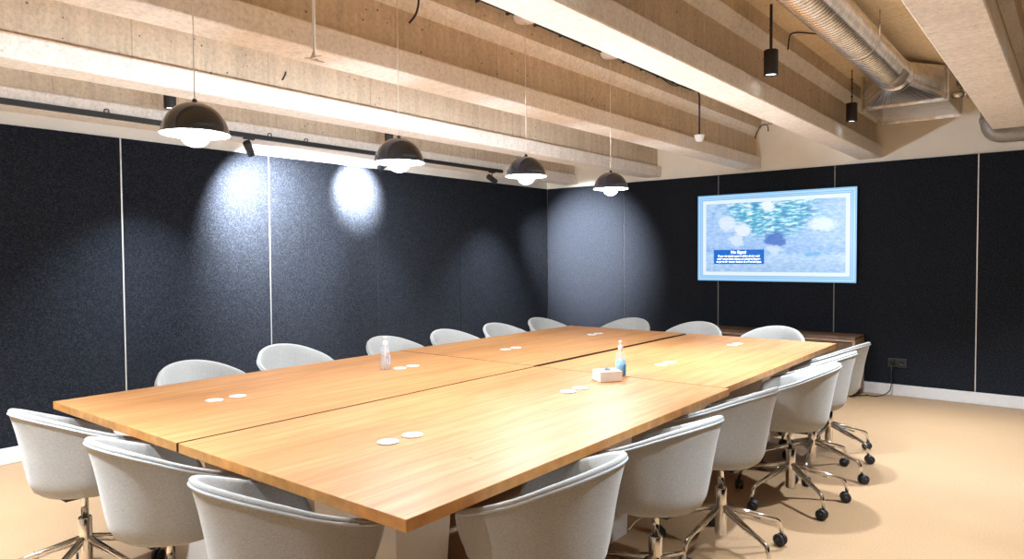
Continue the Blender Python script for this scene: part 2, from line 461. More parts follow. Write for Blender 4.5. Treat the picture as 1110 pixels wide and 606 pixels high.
def make_chair(label):
    t = thing('office_chair', label, 'chair', (0,0,0), 0, 'pale grey tub chairs around the conference tables')
    obj('shell', shell_bm(), M['fabric'], t)
    bm = new_bm(); add_tube(bm, rim_loop(.002, -.016), .0042, 6, caps=False); obj('rim_piping', bm, M['piping'], t)
    # seat cushion
    bm = new_bm(); n = 64; rows = []
    for f_, z in ((1.0, .463), (1.0, .480), (.97, .490), (.85, .496), (.5, .494), (.2, .491)):
        rows.append([bm.verts.new((math.cos(2*PI*k/n)*(sshape(2*PI*k/n)*.735-.040)*f_, math.sin(2*PI*k/n)*(sshape(2*PI*k/n)*.735-.040)*f_, z)) for k in range(n)])
    for a, b in zip(rows[:-1], rows[1:]):
        for k in range(n): bm.faces.new((a[k], a[(k+1)%n], b[(k+1)%n], b[k])).smooth = True
    c = bm.verts.new((0, 0, .4905))
    for k in range(n): bm.faces.new((rows[-1][k], rows[-1][(k+1)%n], c)).smooth = True
    obj('seat_cushion', bm, M['fabric'], t)
    # gas column
    bm = new_bm()
    add_lathe(bm, [(0,.075),(.024,.075),(.027,.079),(.027,.300),(.0245,.306),(.0145,.306),(.0145,.408),(.022,.410),(.022,.4212),(0,.4212)], 24)
    obj('column', bm, M['chrome'], t)
    bm = new_bm(); add_box(bm, -.10, -.075, .409, .10, .075, .4218, .003); obj('seat_plate', bm, M['black_metal'], t)
    bm = new_bm(); add_tube(bm, fillet([(0, .03, .404), (0, .14, .402), (-.015, .21, .388)], .03), [.0035]*14 if False else .0035, 8); obj('lift_lever', bm, M['chrome'], t)
    for q in range(5):
        a = 2*PI*q/5
        d = Vector((math.cos(a), math.sin(a), 0)); sd = Vector((-d.y, d.x, 0))
        bm = new_bm()
        pts = fillet([d*.018 + Vector((0,0,HUB)), d*.295 + Vector((0,0,.128)), d*.312 + Vector((0,0,.064))], .020, 6)
        add_tube(bm, pts, [.0125] + [.0105]*(len(pts)-2) + [.0095], 12)
        add_tube(bm, [d*.018 + Vector((0,0,HUB-.022)), d*.20 + Vector((0,0,HUB-.075))], [.006, .004], 8)
        leg = obj('leg', bm, M['chrome'], t)
        # caster: two wheels and a fork
        bm = new_bm()
        cc = d*.312 + Vector((0, 0, .0292)); ca = a + random.choice([.5, 1.4, 2.2, -.6])
        wd = Vector((math.cos(ca), math.sin(ca), 0)); tr = Vector((-wd.y, wd.x, 0))
        cc2 = cc + tr*.010
        rot = wd.to_track_quat('Z', 'Y').to_matrix()
        for sgn in (-1, 1):
            add_lathe(bm, [(0, -.008), (.024, -.009), (.029, -.005), (.029, .005), (.024, .009), (.008, .010), (0, .010)], 20, cc2 + wd*.0135*sgn, 0, rot)
            add_lathe(bm, [(.010, .0095), (.012, .0112), (0, .0112)] if sgn > 0 else [(.010, -.0095), (.012, -.0112), (0, -.0112)], 14, cc2 + wd*.0135*sgn, 0, rot)
        add_tube(bm, [cc + Vector((0,0,.045)), cc + Vector((0,0,.020)), cc2], .0062, 8)
        obj('caster', bm, [M['black'], M['grey_pl']], leg)
    return t
# (x, y, facing, base turn is inherited, label)
chairs = [
 (1.118, 3.314, 0.03, 'grey tub chair at the near table end, farthest left in the photo'),
 (1.134, 2.542, -.01, 'grey tub chair in the middle of the near table end, at the table seam'),
 (1.147, 1.82, 0.0, 'grey tub chair at the near table end, beside the front table corner'),
 (1.76, 1.310, PI/2+.10, 'grey tub chair on the right table side, nearest the camera'),
 (2.468, 1.292, PI/2-.08, 'second grey tub chair from the camera along the right table side'),
 (3.18, 1.318, PI/2-.08, 'third grey tub chair from the camera along the right table side'),
 (4.08, 1.275, PI/2+.16, 'fourth grey tub chair along the right table side, its whole star base showing'),
 (4.69, 1.33, PI/2-.02, 'fifth grey tub chair along the right table side, half behind the fourth'),
 (5.25, 1.375, PI/2-.08, 'farthest grey tub chair on the right table side, nearest the low cabinet'),
 (5.78, 1.98, PI, 'grey tub chair at the far table end, in front of the low cabinet'),
 (5.78, 2.68, PI+.03, 'middle grey tub chair at the far table end, left of the cabinet'),
 (5.78, 3.38, PI-.02, 'grey tub chair at the far table end, nearest the room corner'),
 (1.95, 3.87, -PI/2, 'grey tub chair nearest the camera on the wall side of the front left table'),
 (2.72, 4.13, -PI/2-.02, 'grey tub chair pulled out farthest on the wall side, second from the near end'),
 (3.48, 3.93, -PI/2, 'grey tub chair on the wall side, directly behind the clear pump bottle'),
 (4.12, 3.91, -PI/2, 'grey tub chair on the wall side, right of the one behind the clear bottle'),
 (4.79, 3.93, -PI/2, 'grey tub chair on the wall side, second from the far end'),
 (5.47, 3.95, -PI/2, 'grey tub chair on the wall side, closest to the room corner'),
]
proto = make_chair(chairs[0][3])
x, y, r, lab = chairs[0]; proto.location = (x, y, 0); proto.rotation_euler = (0, 0, r)
base_turns = {6: -2.277}
for i, (x, y, r, lab) in enumerate(chairs[1:], 1):
    c = dup(proto, (x, y, 0), r, lab)
    bt = base_turns.get(i, random.uniform(0, 1.2) + r) - r
    for ch in c.children:
        if ch.name.startswith('leg'):
            ch.rotation_euler = (0, 0, bt)

# ------------------------------------------------------------------ pendants
def make_pendant(loc, label):
    x, y, z = loc
    t = thing('pendant_lamp', label, 'pendant lamp', loc, 0, 'black dome pendants over the tables')
    R_ = .125
    bm = new_bm()
    prof = [(R_*math.cos(a), R_*1.0*math.sin(a)) for a in [math.radians(d) for d in range(0, 86, 5)]] + [(.010, R_*1.0)]
    add_lathe(bm, [(R_+.003, 0), (R_+.003, .004)] + prof[1:] + [(0, R_*1.0+.001)], 48, mi=0)
    inner = [(max(0, (R_-.003)*math.cos(a)), (R_*1.0-.003)*math.sin(a)) for a in [math.radians(d) for d in range(0, 91, 6)]]
    add_lathe(bm, [(R_+.003, 0)] + inner, 48, mi=1)
    obj('shade', bm, [M['shade'], M['shade_in']], t, recalc=False)
    bm = new_bm()
    r2 = .054; prof2 = [(r2*math.cos(math.radians(d)), -.010 - r2*.72*math.sin(math.radians(d))) for d in range(0, 91, 9)]
    add_lathe(bm, [(r2-.003, -.006)] + prof2, 36)
    prof3 = [((r2-.002)*math.cos(math.radians(d)), -.010 - (r2*.72-.002)*math.sin(math.radians(d))) for d in range(0, 91, 9)]
    add_lathe(bm, prof3[::-1] + [(r2-.003, -.006)], 36)
    obj('lower_bowl', bm, M['opal'], t, recalc=False)
    bm = new_bm()
    for q in range(3):
        a = 2*PI*q/3 + .4
        add_tube(bm, [(math.cos(a)*(r2-.001), math.sin(a)*(r2-.001), -.010), (math.cos(a)*.085, math.sin(a)*.085, .070)], .0012, 6)
    obj('bowl_bracket', bm, M['chrome'], t)
    bm = new_bm(); add_lathe(bm, [(0, .075), (.012, .076), (.018, .082), (.018, .092), (.013, .100), (.013, .12), (0, .12)], 24)
    obj('bulb', bm, M['bulb'], t)
    bm = new_bm(); add_lathe(bm, [(0, .112), (.012, .112), (.012, .125), (.007, .138), (0, .138)], 16)
    obj('cord_grip', bm, M['black_metal'], t)
    h = DECK - z
    bm = new_bm(); add_tube(bm, [(0,0,.13), (0,0,h-.03)], .0026, 8); obj('cord', bm, M['cord'], t)
    bm = new_bm(); add_lathe(bm, [(0, h-.060), (.020, h-.060), (.060, h-.050), (.074, h-.030), (.076, h), (0, h)], 32); obj('canopy', bm, M['white_gloss'], t)
    ld = bpy.data.lights.new('pendant_light', 'POINT'); ld.energy = PEND_W*.2; ld.color = (.81, .905, 1); ld.shadow_soft_size = .018
    lo = bpy.data.objects.new('pendant_light', ld); C.objects.link(lo); lo.parent = t; lo.location = (0, 0, .052)
    l2 = bpy.data.lights.new('bowl_glow', 'POINT'); l2.energy = PEND_W*.45; l2.color = (.81, .905, 1); l2.shadow_soft_size = .02
    o2 = bpy.data.objects.new('bowl_glow', l2); C.objects.link(o2); o2.parent = t; o2.location = (0, 0, -.075)
    return t
PEND_W = 56
plabs = ['black dome pendant lamp nearest the camera, farthest left and largest', 'black dome pendant lamp second from the left',
         'black dome pendant lamp third from the left, before the corner', 'black dome pendant lamp farthest right and smallest, in front of the far wall']
for (x, z), lb in zip([(1.335, 1.905), (2.39, 1.900), (3.44, 1.920), (4.455, 1.914)], plabs):
    make_pendant((x, 2.70, z), lb)

# ------------------------------------------------------------------ cylinder downlights
SPOT_W = 205
def make_down(x, y, label, zb=2.505, cordr=.004, pw=1.0):
    t = thing('cylinder_downlight', label, 'ceiling light', (x, y, zb), 0, 'black cylinder downlights hanging between the beams')
    r = .042
    bm = new_bm(); add_lathe(bm, [(r-.006, .012), (r-.005, 0), (r-.001, 0), (r, .002), (r, .148), (r-.003, .152), (0, .152)], 32); obj('housing', bm, M['black_metal'], t)
    bm = new_bm(); add_lathe(bm, [(0, .010), (r-.006, .010)], 32); obj('lens', bm, M['lens'], t)
    bm = new_bm(); add_tube(bm, [(0, 0, .150), (0, 0, DECK-zb)], cordr, 8)
    for zz in (.20, .27, .34): add_box(bm, -.006, -.008, zz, .006, .008, zz+.008)
    obj('hanging_cable', bm, M['black'], t)
    ld = bpy.data.lights.new('downlight_beam', 'SPOT'); ld.energy = SPOT_W * pw; ld.color = (.80, .90, 1); ld.shadow_soft_size = .03
    ld.spot_size = math.radians(88); ld.spot_blend = 1.0
    lo = bpy.data.objects.new('downlight_beam', ld); C.objects.link(lo); lo.parent = t; lo.location = (0, 0, -.05)
    return t
make_down(4.28, 1.468, 'black cylinder downlight with a thick black cable, left of the round duct', cordr=.009, pw=.8)
make_down(6.20, 1.468, 'black cylinder downlight on a thin cord, in front of the duct box', pw=1.0)
make_down(2.35, 5.12, 'black cylinder downlight above and left of the largest pendant lamp', pw=1.2)
make_down(4.41, 5.12, 'black cylinder downlight just above the second pendant lamp', pw=1.2)
make_down(6.47, 5.12, 'black cylinder downlight near the room corner, behind the third pendant lamp', pw=1.2)
for x, y, lb in [(2.22, 1.468, 'black cylinder downlight above the frame over the right table side'),
                 (.16, 1.468, 'black cylinder downlight above the frame, nearest the camera over the aisle'),
                 (.29, 5.12, 'black cylinder downlight left of the frame near the left wall'),
                 (6.34, .17, 'black cylinder downlight right of the frame, over the bright floor patch'),
                 (4.28, .17, 'black cylinder downlight right of the frame, above the empty floor'),
                 (2.22, .17, 'black cylinder downlight behind the frame, right of the camera'),
                 (.10, 3.91, 'unseen black cylinder downlight added left of the frame, over the near table end'),  # this and the next: added out of view to light near chairs and table end
                 (.10, 2.69, 'unseen black cylinder downlight added left of the frame, in line with the pendants'),
                 (-1.7, 2.69, 'unseen black cylinder downlight added behind the camera, in line with the pendants'),  # the rest: added behind the camera as fill, mainly for the chair backs
                 (-1.7, 5.12, 'unseen black cylinder downlight added behind the camera near the left wall'),
                 (-1.7, .23, 'unseen black cylinder downlight added directly behind the camera'),
                 (.16, -1.03, 'unseen black cylinder downlight added behind the camera, near the row of felt panels')]:
    make_down(x, y, lb, pw=(.95 if x < 3 else 1.25) if abs(y - .17) < .01 else (1.5 if y > 2.5 else (.35 if abs(y-1.468) < .01 else 1.0)))

# ------------------------------------------------------------------ track with spots
bm = new_bm(); add_box(bm, X0, 5.203, 2.392, 6.2, 5.2395, 2.428, .002)
tr = tag(obj('lighting_track', bm, M['black_metal']), 'long black lighting track fixed along the beam by the left wall', 'lighting track')
for x in (1.95, 3.2, 3.55, 4.9):
    bm = new_bm(); add_tube(bm, fillet([(x, 5.235, 2.425), (x, 5.228, 2.455), (x+.03, 5.228, 2.455), (x+.03, 5.235, 2.425)], .01), .004, 6)
    obj('track_clip', bm, M['black'], tr)
def make_spot(x, aim, label, power, size, blend=1.0):
    t = thing('track_spotlight', label, 'spotlight', (x, 5.22, 2.392), 0, 'black spot heads on the lighting track')
    bm = new_bm(); add_box(bm, -.045, -.014, -.014, .045, .014, 0, .002); add_tube(bm, [(0, 0, -.012), (0, 0, -.055)], .006, 8)
    obj('mount', bm, M['black_metal'], t)
    c = Vector((0, 0, -.085)); d = (Vector(aim) - Vector((x, 5.22, 2.392)) - c).normalized()
    rot = d.to_track_quat('Z', 'Y').to_matrix()
    bm = new_bm()
    add_lathe(bm, [(0, -.062), (.020, -.062), (.0225, -.058), (.0225, .055), (.030, .058), (.030, .064), (.031, .064), (.031, -.064), (.026, -.068), (0, -.068)], 28, c, 0, rot)
    obj('head', bm, M['black_metal'], t)
    bm = new_bm(); add_lathe(bm, [(0, .050), (.0222, .050)], 24, c, 0, rot); obj('lens', bm, M['lens'], t)
    ld = bpy.data.lights.new('spot_beam', 'SPOT'); ld.energy = power; ld.color = (.92, .96, 1); ld.shadow_soft_size = .02
    ld.spot_size = math.radians(size); ld.spot_blend = blend
    lo = bpy.data.objects.new('spot_beam', ld); C.objects.link(lo); lo.parent = t
    lo.location = c + d*.067; lo.rotation_euler = (-d).to_track_quat('Z', 'Y').to_euler()
make_spot(3.02, (3.66, 5.762, 1.66), 'black track spotlight right of the largest pendant, washing the left wall', 600, 118, 1.0)
make_spot(4.42, (4.49, 5.762, 2.10), 'black track spotlight hidden behind the second pendant lamp', 620, 74, 1.0)
make_spot(6.02, (7.81, 5.05, 1.50), 'black track spotlight near the corner, turned toward the far wall', 1150, 60, 1.0)

# ------------------------------------------------------------------ television
t = thing('television', 'wall-mounted television with a pale blue framed picture and a no-signal banner', 'television', (L-TH, 2.638, 1.12), 0)
TW, TH2 = 1.735, 1.0
bm = new_bm(); add_box(bm, -.045, -TW/2, 0, -.001, TW/2, TH2, .004); obj('housing', bm, M['black'], t)
def m_screen():
    m, nt, b = base_mat('screen_picture')
    tc = nt.nodes.new('ShaderNodeTexCoord')
    sx = nt.nodes.new('ShaderNodeSeparateXYZ'); nt.links.new(tc.outputs['Object'], sx.inputs[0])
    y, z = sx.outputs[1], sx.outputs[2]
    ay = mathn(nt, 'ABSOLUTE', y)
    az = mathn(nt, 'ABSOLUTE', mathn(nt, 'SUBTRACT', z, .5))
    # distance from outer edge
    dy = mathn(nt, 'SUBTRACT', TW/2, ay); dz = mathn(nt, 'SUBTRACT', .5, az)
    d = mathn(nt, 'MINIMUM', dy, dz)
    nz = noise(nt, tc.outputs['Object'], 14, 5, .7)
    sc = nt.nodes.new('ShaderNodeMapping'); sc.inputs['Scale'].default_value = (1, 1, 3); nt.links.new(tc.outputs['Object'], sc.inputs[0])
    n2 = noise(nt, sc.outputs[0], 4.2, 6, .75)
    # wall-to-table tones of a soft abstract study
    zr = mathn(nt, 'DIVIDE', z, 1.0)
    bg = ramp(nt, mathn(nt, 'ADD', zr, mathn(nt, 'MULTIPLY', mathn(nt, 'SUBTRACT', nz, .5), .12)),
              [(.14, (.30,.48,.72)), (.28, (.50,.68,.88)), (.35, (.16,.38,.72)), (.40, (.30,.50,.86)), (.85, (.40,.58,.88))])
    bg = mixc(nt, .45, bg, ramp(nt, noise(nt, sc.outputs[0], 17, 5, .8), [(.38, (.12,.35,.72)), (.52, (.42,.62,.90)), (.66, (.80,.88,.98))]))
    strokes = ramp(nt, n2, [(.42, (0,0,0)), (.50, (1,1,1))])
    cy = mathn(nt, 'MULTIPLY', mathn(nt, 'ADD', y, mathn(nt, 'MULTIPLY', mathn(nt, 'SUBTRACT', n2, .5), 1.1)), 1.15); cz = mathn(nt, 'MULTIPLY', mathn(nt, 'SUBTRACT', z, .80), 2.0)
    rad = mathn(nt, 'SQRT', mathn(nt, 'ADD', mathn(nt, 'MULTIPLY', cy, cy), mathn(nt, 'MULTIPLY', cz, cz)))
    sw = nt.nodes.new('ShaderNodeMapping'); sw.inputs['Rotation'].default_value = (-.8, 0, 0); sw.inputs['Scale'].default_value = (1, 3.4, 13); nt.links.new(tc.outputs['Object'], sw.inputs[0])
    inside = ramp(nt, rad, [(.45, (1,1,1)), (.75, (0,0,0))])
    teal = ramp(nt, noise(nt, sw.outputs[0], 3.2, 4, .7), [(.38, (.01,.12,.45)), (.46, (.01,.36,.52)), (.53, (.12,.60,.75)), (.58, (.75,.88,1.0)), (.68, (.85,.92,1.0))])
    pic = mixc(nt, mathn(nt, 'MULTIPLY', inside, .85), bg, teal)
    def blot(py, pz, ry_, rz_, colr, soft, pic):
        a_ = mathn(nt, 'MULTIPLY', mathn(nt, 'SUBTRACT', mathn(nt, 'ADD', y, mathn(nt, 'MULTIPLY', mathn(nt, 'SUBTRACT', nz, .5), .22)), py), 1/ry_)
        b_ = mathn(nt, 'MULTIPLY', mathn(nt, 'SUBTRACT', mathn(nt, 'ADD', z, mathn(nt, 'MULTIPLY', mathn(nt, 'SUBTRACT', n2, .5), .18)), pz), 1/rz_)
        d_ = mathn(nt, 'ADD', mathn(nt, 'MULTIPLY', a_, a_), mathn(nt, 'MULTIPLY', b_, b_))
        return mixc(nt, ramp(nt, d_, [(soft, (.85,.85,.85)), (1.0, (0,0,0))]), pic, colr)
    for py, pz, ry_, rz_, colr in [(.50, .66, .13, .10, (.72,.80,1)), (.33, .58, .10, .09, (.80,.86,1)), (.40, .46, .10, .06, (.66,.78,1)), (-.52, .62, .15, .09, (.72,.82,1)),
                                   (.04, .84, .09, .08, (.88,.93,1)), (-.04, .47, .13, .10, (.02,.12,.50)), (-.03, .36, .12, .05, (.60,.75,1)), (-.45, .30, .10, .03, (.10,.42,.72))]:
        pic = blot(py, pz, ry_, rz_, colr, .45, pic)
    # concentric mouldings
    fr = ramp(nt, d, [(0, (.40,.70,.95)), (.018, (.12,.40,.75)), (.024, (.50,.75,1)), (.036, (.35,.65,.95)), (.041, (.04,.20,.48)), (.047, (.42,.70,1)),
                      (.058, (.32,.62,.95)), (.063, (.04,.22,.50)), (.069, (.72,.84,1)), (.105, (.72,.84,1)), (.108, (.55,.70,.92))])
    pic = mixc(nt, mathn(nt, 'GREATER_THAN', d, .11), fr, pic)
    b.inputs['Base Color'].default_value = (.02, .02, .02, 1); b.inputs['Roughness'].default_value = .35
    nt.links.new(pic, b.inputs['Emission Color']); b.inputs['Emission Strength'].default_value = .47
    return m
bm = new_bm(); add_box(bm, -.0475, -TW/2+.006, .006, -.0452, TW/2-.006, TH2-.006)
scr = obj('screen', bm, m_screen(), t)
M['banner'] = emit('banner_blue', (.0,.10,.45), .42)
M['banner_text'] = emit('banner_white', (.85,.95,1), 1.0)
# banner (+y is left in the view)
bm = new_bm(); add_box(bm, -.0485, .080, .198, -.0478, .665, .362); obj('message_banner', bm, M['banner'], t)
def text_bm(lines, name, parent, loc_fn, mat):
    for s, size, z in lines:
        cu = bpy.data.curves.new(name, 'FONT'); cu.body = s; cu.size = size; cu.align_x = 'CENTER'; cu.extrude = .0002; cu.offset = .0008
        o = bpy.data.objects.new('tmp', cu); C.objects.link(o)
        bpy.context.view_layer.update()
        me = bpy.data.meshes.new_from_object(o.evaluated_get(bpy.context.evaluated_depsgraph_get()))
        bpy.data.objects.remove(o)
        mo = bpy.data.objects.new(name, me); C.objects.link(mo); me.materials.clear(); me.materials.append(mat)
        mo.parent = parent
        mo.matrix_local = Matrix(((0,0,-1,0),(-1,0,0,0),(0,1,0,0),(0,0,0,1)))
        mo.location = loc_fn(z)
text_bm([('No Signal', .046, .318)], 'banner_heading', t, lambda z: (-.0489, .372, z), M['banner_text'])
text_bm([('Please check the power of the device and', .0285, .280), ('cable connection status, or going to Source', .0285, .248),
         ('or press the source button to select an input', .0285, .216)], 'banner_line', t, lambda z: (-.0489, .372, z), M['banner_text'])

# ------------------------------------------------------------------ low cabinet
CX0, CX1, CY0, CY1, CZ = 7.39, 7.775, 1.70, 3.62, .60
t = thing('low_cabinet', 'dark walnut low cabinet against the wall below the television', 'cabinet', (0, 0, 0))
bm = new_bm()
add_box(bm, CX0, CY0, CZ-.03, CX1, CY1, CZ, .002)
obj('top', bm, M['walnut'], t)
for yy in (CY0, CY1-.025):
    bm = new_bm(); add_box(bm, CX0, yy, .06, CX1, yy+.025, CZ-.0305); obj('side_panel', bm, M['walnut_l'], t)
bm = new_bm(); add_box(bm, CX0+.004, CY0+.0255, .06, CX1, CY1-.0255, .085); add_box(bm, CX1-.012, CY0+.0255, .0855, CX1, CY1-.0255, CZ-.031); obj('carcass', bm, M['walnut'], t)
n = 4; wd = (CY1-CY0-.056)/n
for i in range(n):
    bm = new_bm(); add_box(bm, CX0+.006, CY0+.028+i*wd+.003, .088, CX0+.024, CY0+.028+(i+1)*wd-.003, CZ-.055, .0015); d = obj('door', bm, M['walnut'], t)
    bm = new_bm(); yy = CY0+.028+i*wd+(.03 if i % 2 else wd-.04); add_box(bm, CX0-.008, yy, .38, CX0+.006, yy+.010, .50, .002); obj('handle', bm, M['black_metal'], d)
bm = new_bm(); add_box(bm, CX0, CY0+.0255, CZ-.048, CX0+.018, CY1-.0255, CZ-.0305, .001); obj('front_lip', bm, M['walnut_l'], t)
for yy in (CY0+.05, CY1-.09):
    for xx in (CX0+.04, CX1-.08):
        bm = new_bm(); add_box(bm, xx, yy, 0, xx+.04, yy+.04, .06); obj('foot', bm, M['black_metal'], t)

# ------------------------------------------------------------------ socket & cord
t = thing('wall_socket', 'black double power socket on the felt panel right of the cabinet', 'power socket', (L-TH, 1.40, .33))
bm = new_bm(); add_box(bm, -.012, -.085, -.045, -.0005, .085, .045, .004); obj('face_plate', bm, M['black'], t)
for yy in (-.04, .04):
    bm = new_bm(); add_lathe(bm, [(0, .0), (.022, 0), (.025, .003), (.025, .006), (.018, .006), (.018, .002), (0, .002)], 24, (-.0125, yy, 0), 0, Vector((-1,0,0)).to_track_quat('Z','Y').to_matrix())
    obj('outlet_ring', bm, M['black_metal'], t)
bm = new_bm(); add_tube(bm, [(-.018, .04, 0), (-.05, .04, 0), (-.055, .04, -.004)], .017, 12); obj('plug', bm, M['black'], t)
bm = new_bm()
pts = [(L-TH-.062, 1.44, .318), (L-TH-.068, 1.442, .20), (L-TH-.06, 1.44, .11), (L-TH-.05, 1.455, .045), (L-TH-.09, 1.50, .008), (L-TH-.22, 1.56, .006), (L-TH-.16, 1.66, .006), (7.60, 1.62, .006), (7.50, 1.72, .006), (7.45, 1.9, .006)]
add_tube(bm, fillet(pts, .08, 6), .005, 8)
tag(obj('power_cord', bm, M['black']), 'thin black cord trailing on the floor below the wall socket', 'cord')

# ------------------------------------------------------------------ air duct
DY, DZ, DR = 1.105, 2.768, .118
t = thing('air_duct', 'galvanised spiral air duct ending in a flared rectangular box', 'air duct', (0, 0, 0))
bm = new_bm()
prof = []; x = X0 + .1; rot = Vector((1,0,0)).to_track_quat('Z','Y').to_matrix()
x = .4
while x < 5.90:
    prof += [(DR, x), (DR, x+.024), (DR+.003, x+.027), (DR+.003, x+.033), (DR, x+.036)]; x += .040
add_lathe(bm, prof, 40, (0, DY, DZ), 0, rot); obj('spiral_pipe', bm, M['galv'], t)
bm = new_bm(); add_lathe(bm, [(DR+.001, 5.84), (DR+.005, 5.84), (DR+.005, 5.97), (DR+.002, 5.98)], 40, (0, DY, DZ), 0, rot); obj('collar', bm, M['galv'], t)
# transition: circle to rectangle
bm = new_bm(); n = 48
def rect_pt(a, y0, y1, z0, z1):
    c, s = math.cos(a), math.sin(a); hy, hz = (y1-y0)/2, (z1-z0)/2
    k = min(hy/abs(c) if abs(c) > 1e-6 else 1e9, hz/abs(s) if abs(s) > 1e-6 else 1e9)
    # keep the angles bunched at the corners
    return ((y0+y1)/2 + c*k, (z0+z1)/2 + s*k)
ry0, ry1, rz0, rz1 = .84, 1.45, 2.650, 2.915
cyr, czr = (ry0+ry1)/2, (rz0+rz1)/2
corner = math.atan2((rz1-rz0)/2, (ry1-ry0)/2)
angs = sorted(set([round(2*PI*k/n, 5) for k in range(n)] + [round(a % (2*PI), 5) for a in (corner, PI-corner, PI+corner, -corner)]))
r0 = []; r1 = []
for a in angs:
    py, pz = rect_pt(a, ry0, ry1, rz0, rz1)
    a2 = math.atan2((pz-czr)/((rz1-rz0)/2), (py-cyr)/((ry1-ry0)/2))
    r0.append(bm.verts.new((5.95, DY + math.cos(a2)*(DR+.003), DZ + math.sin(a2)*(DR+.003))))
    r1.append(bm.verts.new((6.50, py, pz)))
for i in range(len(angs)):
    j = (i+1) % len(angs); bm.faces.new((r0[i], r0[j], r1[j], r1[i]))
obj('transition', bm, M['galv'], t)
bm = new_bm(); add_box(bm, 6.50, ry0, rz0, 7.34, ry1, rz1, .002); obj('plenum_box', bm, M['galv'], t)
for xx in (6.49, 7.32):
    bm = new_bm(); add_box(bm, xx, ry0-.014, rz0-.014, xx+.02, ry1+.014, rz0); add_box(bm, xx, ry0-.014, rz1, xx+.02, ry1+.014, rz1+.010)
    add_box(bm, xx, ry0-.014, rz0, xx+.02, ry0, rz1); add_box(bm, xx, ry1, rz0, xx+.02, ry1+.014, rz1)
    obj('flange', bm, M['galv'], t)
bm = new_bm(); add_box(bm, 7.341, ry0+.02, rz0+.02, 7.345, ry1-.02, rz1-.02)
for k in range(6): add_box(bm, 7.345, ry0+.02, rz0+.03+k*.036, 7.36, ry1-.02, rz0+.036+k*.036)
obj('outlet_grille', bm, M['black_metal'], t)
# inspection hatch on the lower right flank
hm = new_bm(); pts = []
for xx in (5.58, 5.80):
    for k in range(6):
        a = math.radians(-62 + k*11 - 180*0) ; a = math.radians(205 + k*13)
        pts.append((xx, a))
grid = [[hm.verts.new((xx, DY + math.cos(a)*(DR+.009), DZ + math.sin(a)*(DR+.009))) for k in range(7) for a in [math.radians(196 + k*10)]] for xx in (5.60, 5.78)]
grid_in = [[hm.verts.new((xx, DY + math.cos(a)*(DR+.004), DZ + math.sin(a)*(DR+.004))) for k in range(7) for a in [math.radians(196 + k*10)]] for xx in (5.60, 5.78)]
for k in range(6):
    hm.faces.new((grid[0][k], grid[0][k+1], grid[1][k+1], grid[1][k])).smooth = True
    hm.faces.new((grid[0][k], grid[0][k+1], grid_in[0][k+1], grid_in[0][k])); hm.faces.new((grid[1][k], grid[1][k+1], grid_in[1][k+1], grid_in[1][k]))
hm.faces.new((grid[0][0], grid[1][0], grid_in[1][0], grid_in[0][0])); hm.faces.new((grid[0][6], grid[1][6], grid_in[1][6], grid_in[0][6]))
hatch = obj('inspection_hatch', hm, M['pipe'], t)
bm = new_bm()
for xx in (5.615, 5.765):
    for dg in (201, 251):
        a = math.radians(dg); add_lathe(bm, [(0, 0), (.006, 0), (.006, .003), (0, .005)], 10, (xx, DY + math.cos(a)*(DR+.009), DZ + math.sin(a)*(DR+.009)), 0, Vector((0, math.cos(a), math.sin(a))).to_track_quat('Z','Y').to_matrix())
obj('screw', bm, M['chrome'], hatch)
for xx in (1.2, 3.0, 4.8):
    bm = new_bm()
    for yy in (DY-DR-.006, DY+DR+.006): add_tube(bm, [(xx, yy, DZ), (xx, yy, DECK)], .004, 6)
    add_lathe(bm, [(DR+.003, xx-.012), (DR+.0065, xx-.012), (DR+.0065, xx+.012), (DR+.003, xx+.012)], 40, (0, DY, DZ), 0, rot)
    obj('hanger', bm, M['galv'], t)

# ------------------------------------------------------------------ pipes beside the duct
bm = new_bm(); add_tube(bm, fillet([(7.60, .655, DECK-.001), (7.60, .655, 2.475), (7.60, -.45, 2.475), (7.811, -.45, 2.475)], .13, 10), .068, 20)
pe = tag(obj('drain_pipe', bm, M['pipe']), 'fat grey pipe bending under the beam end at the right edge', 'pipe')
bm = new_bm()
for zz in (2.82, 2.62): add_lathe(bm, [(.068, -.02), (.076, -.02), (.076, .02), (.068, .02)], 20, (7.60, .655, zz))
obj('pipe_coupling', bm, M['pipe'], pe)
for (xx, zz, r, yb, lb) in [(6.70, 2.875, .016, .80, 'thin grey conduit running right from the duct box, topmost'),
                        (6.705, 2.805, .026, .80, 'medium grey pipe running right from the duct box, between two thinner ones'),]:
    bm = new_bm(); add_tube(bm, fillet([(xx, yb, zz), (xx, -.52 if r < .02 else -.40, zz), (L-.001, -.52 if r < .02 else -.40, zz)], .1, 6), r, 14); p_ = tag(obj('water_pipe', bm, M['pipe']), lb, 'pipe')
    bm = new_bm()
    for yy in (.72, -.2): add_tube(bm, [(xx, yy, zz), (xx, yy, DECK)], .004, 6); add_lathe(bm, [(r, -.01), (r+.004, -.01), (r+.004, .01), (r, .01)], 14, (xx, yy, zz), 0, Vector((0,1,0)).to_track_quat('Z','X').to_matrix())
    obj('pipe_hanger', bm, M['black_metal'], p_)
t = thing('pipe_valve', 'small metal valve with a round handwheel beside the duct box', 'valve', (6.72, .775, 2.715))
bm = new_bm(); add_tube(bm, [(0, .06, 0), (0, -.02, 0)], .028, 14); add_tube(bm, [(0, -.02, 0), (0, -.05, 0)], .014, 10); add_tube(bm, [(0, 0, .0), (0, 0, .055)], .010, 10); obj('body', bm, M['galv'], t)
bm = new_bm(); add_tube(bm, [(math.cos(a)*.036, -.05, math.sin(a)*.036) for a in [2*PI*k/20 for k in range(21)]], .006, 8, caps=False)
for a in (0, PI/2): add_tube(bm, [(math.cos(a)*.036, -.05, math.sin(a)*.036), (-math.cos(a)*.036, -.05, -math.sin(a)*.036)], .004, 6)
obj('handwheel', bm, M['pipe'], t)
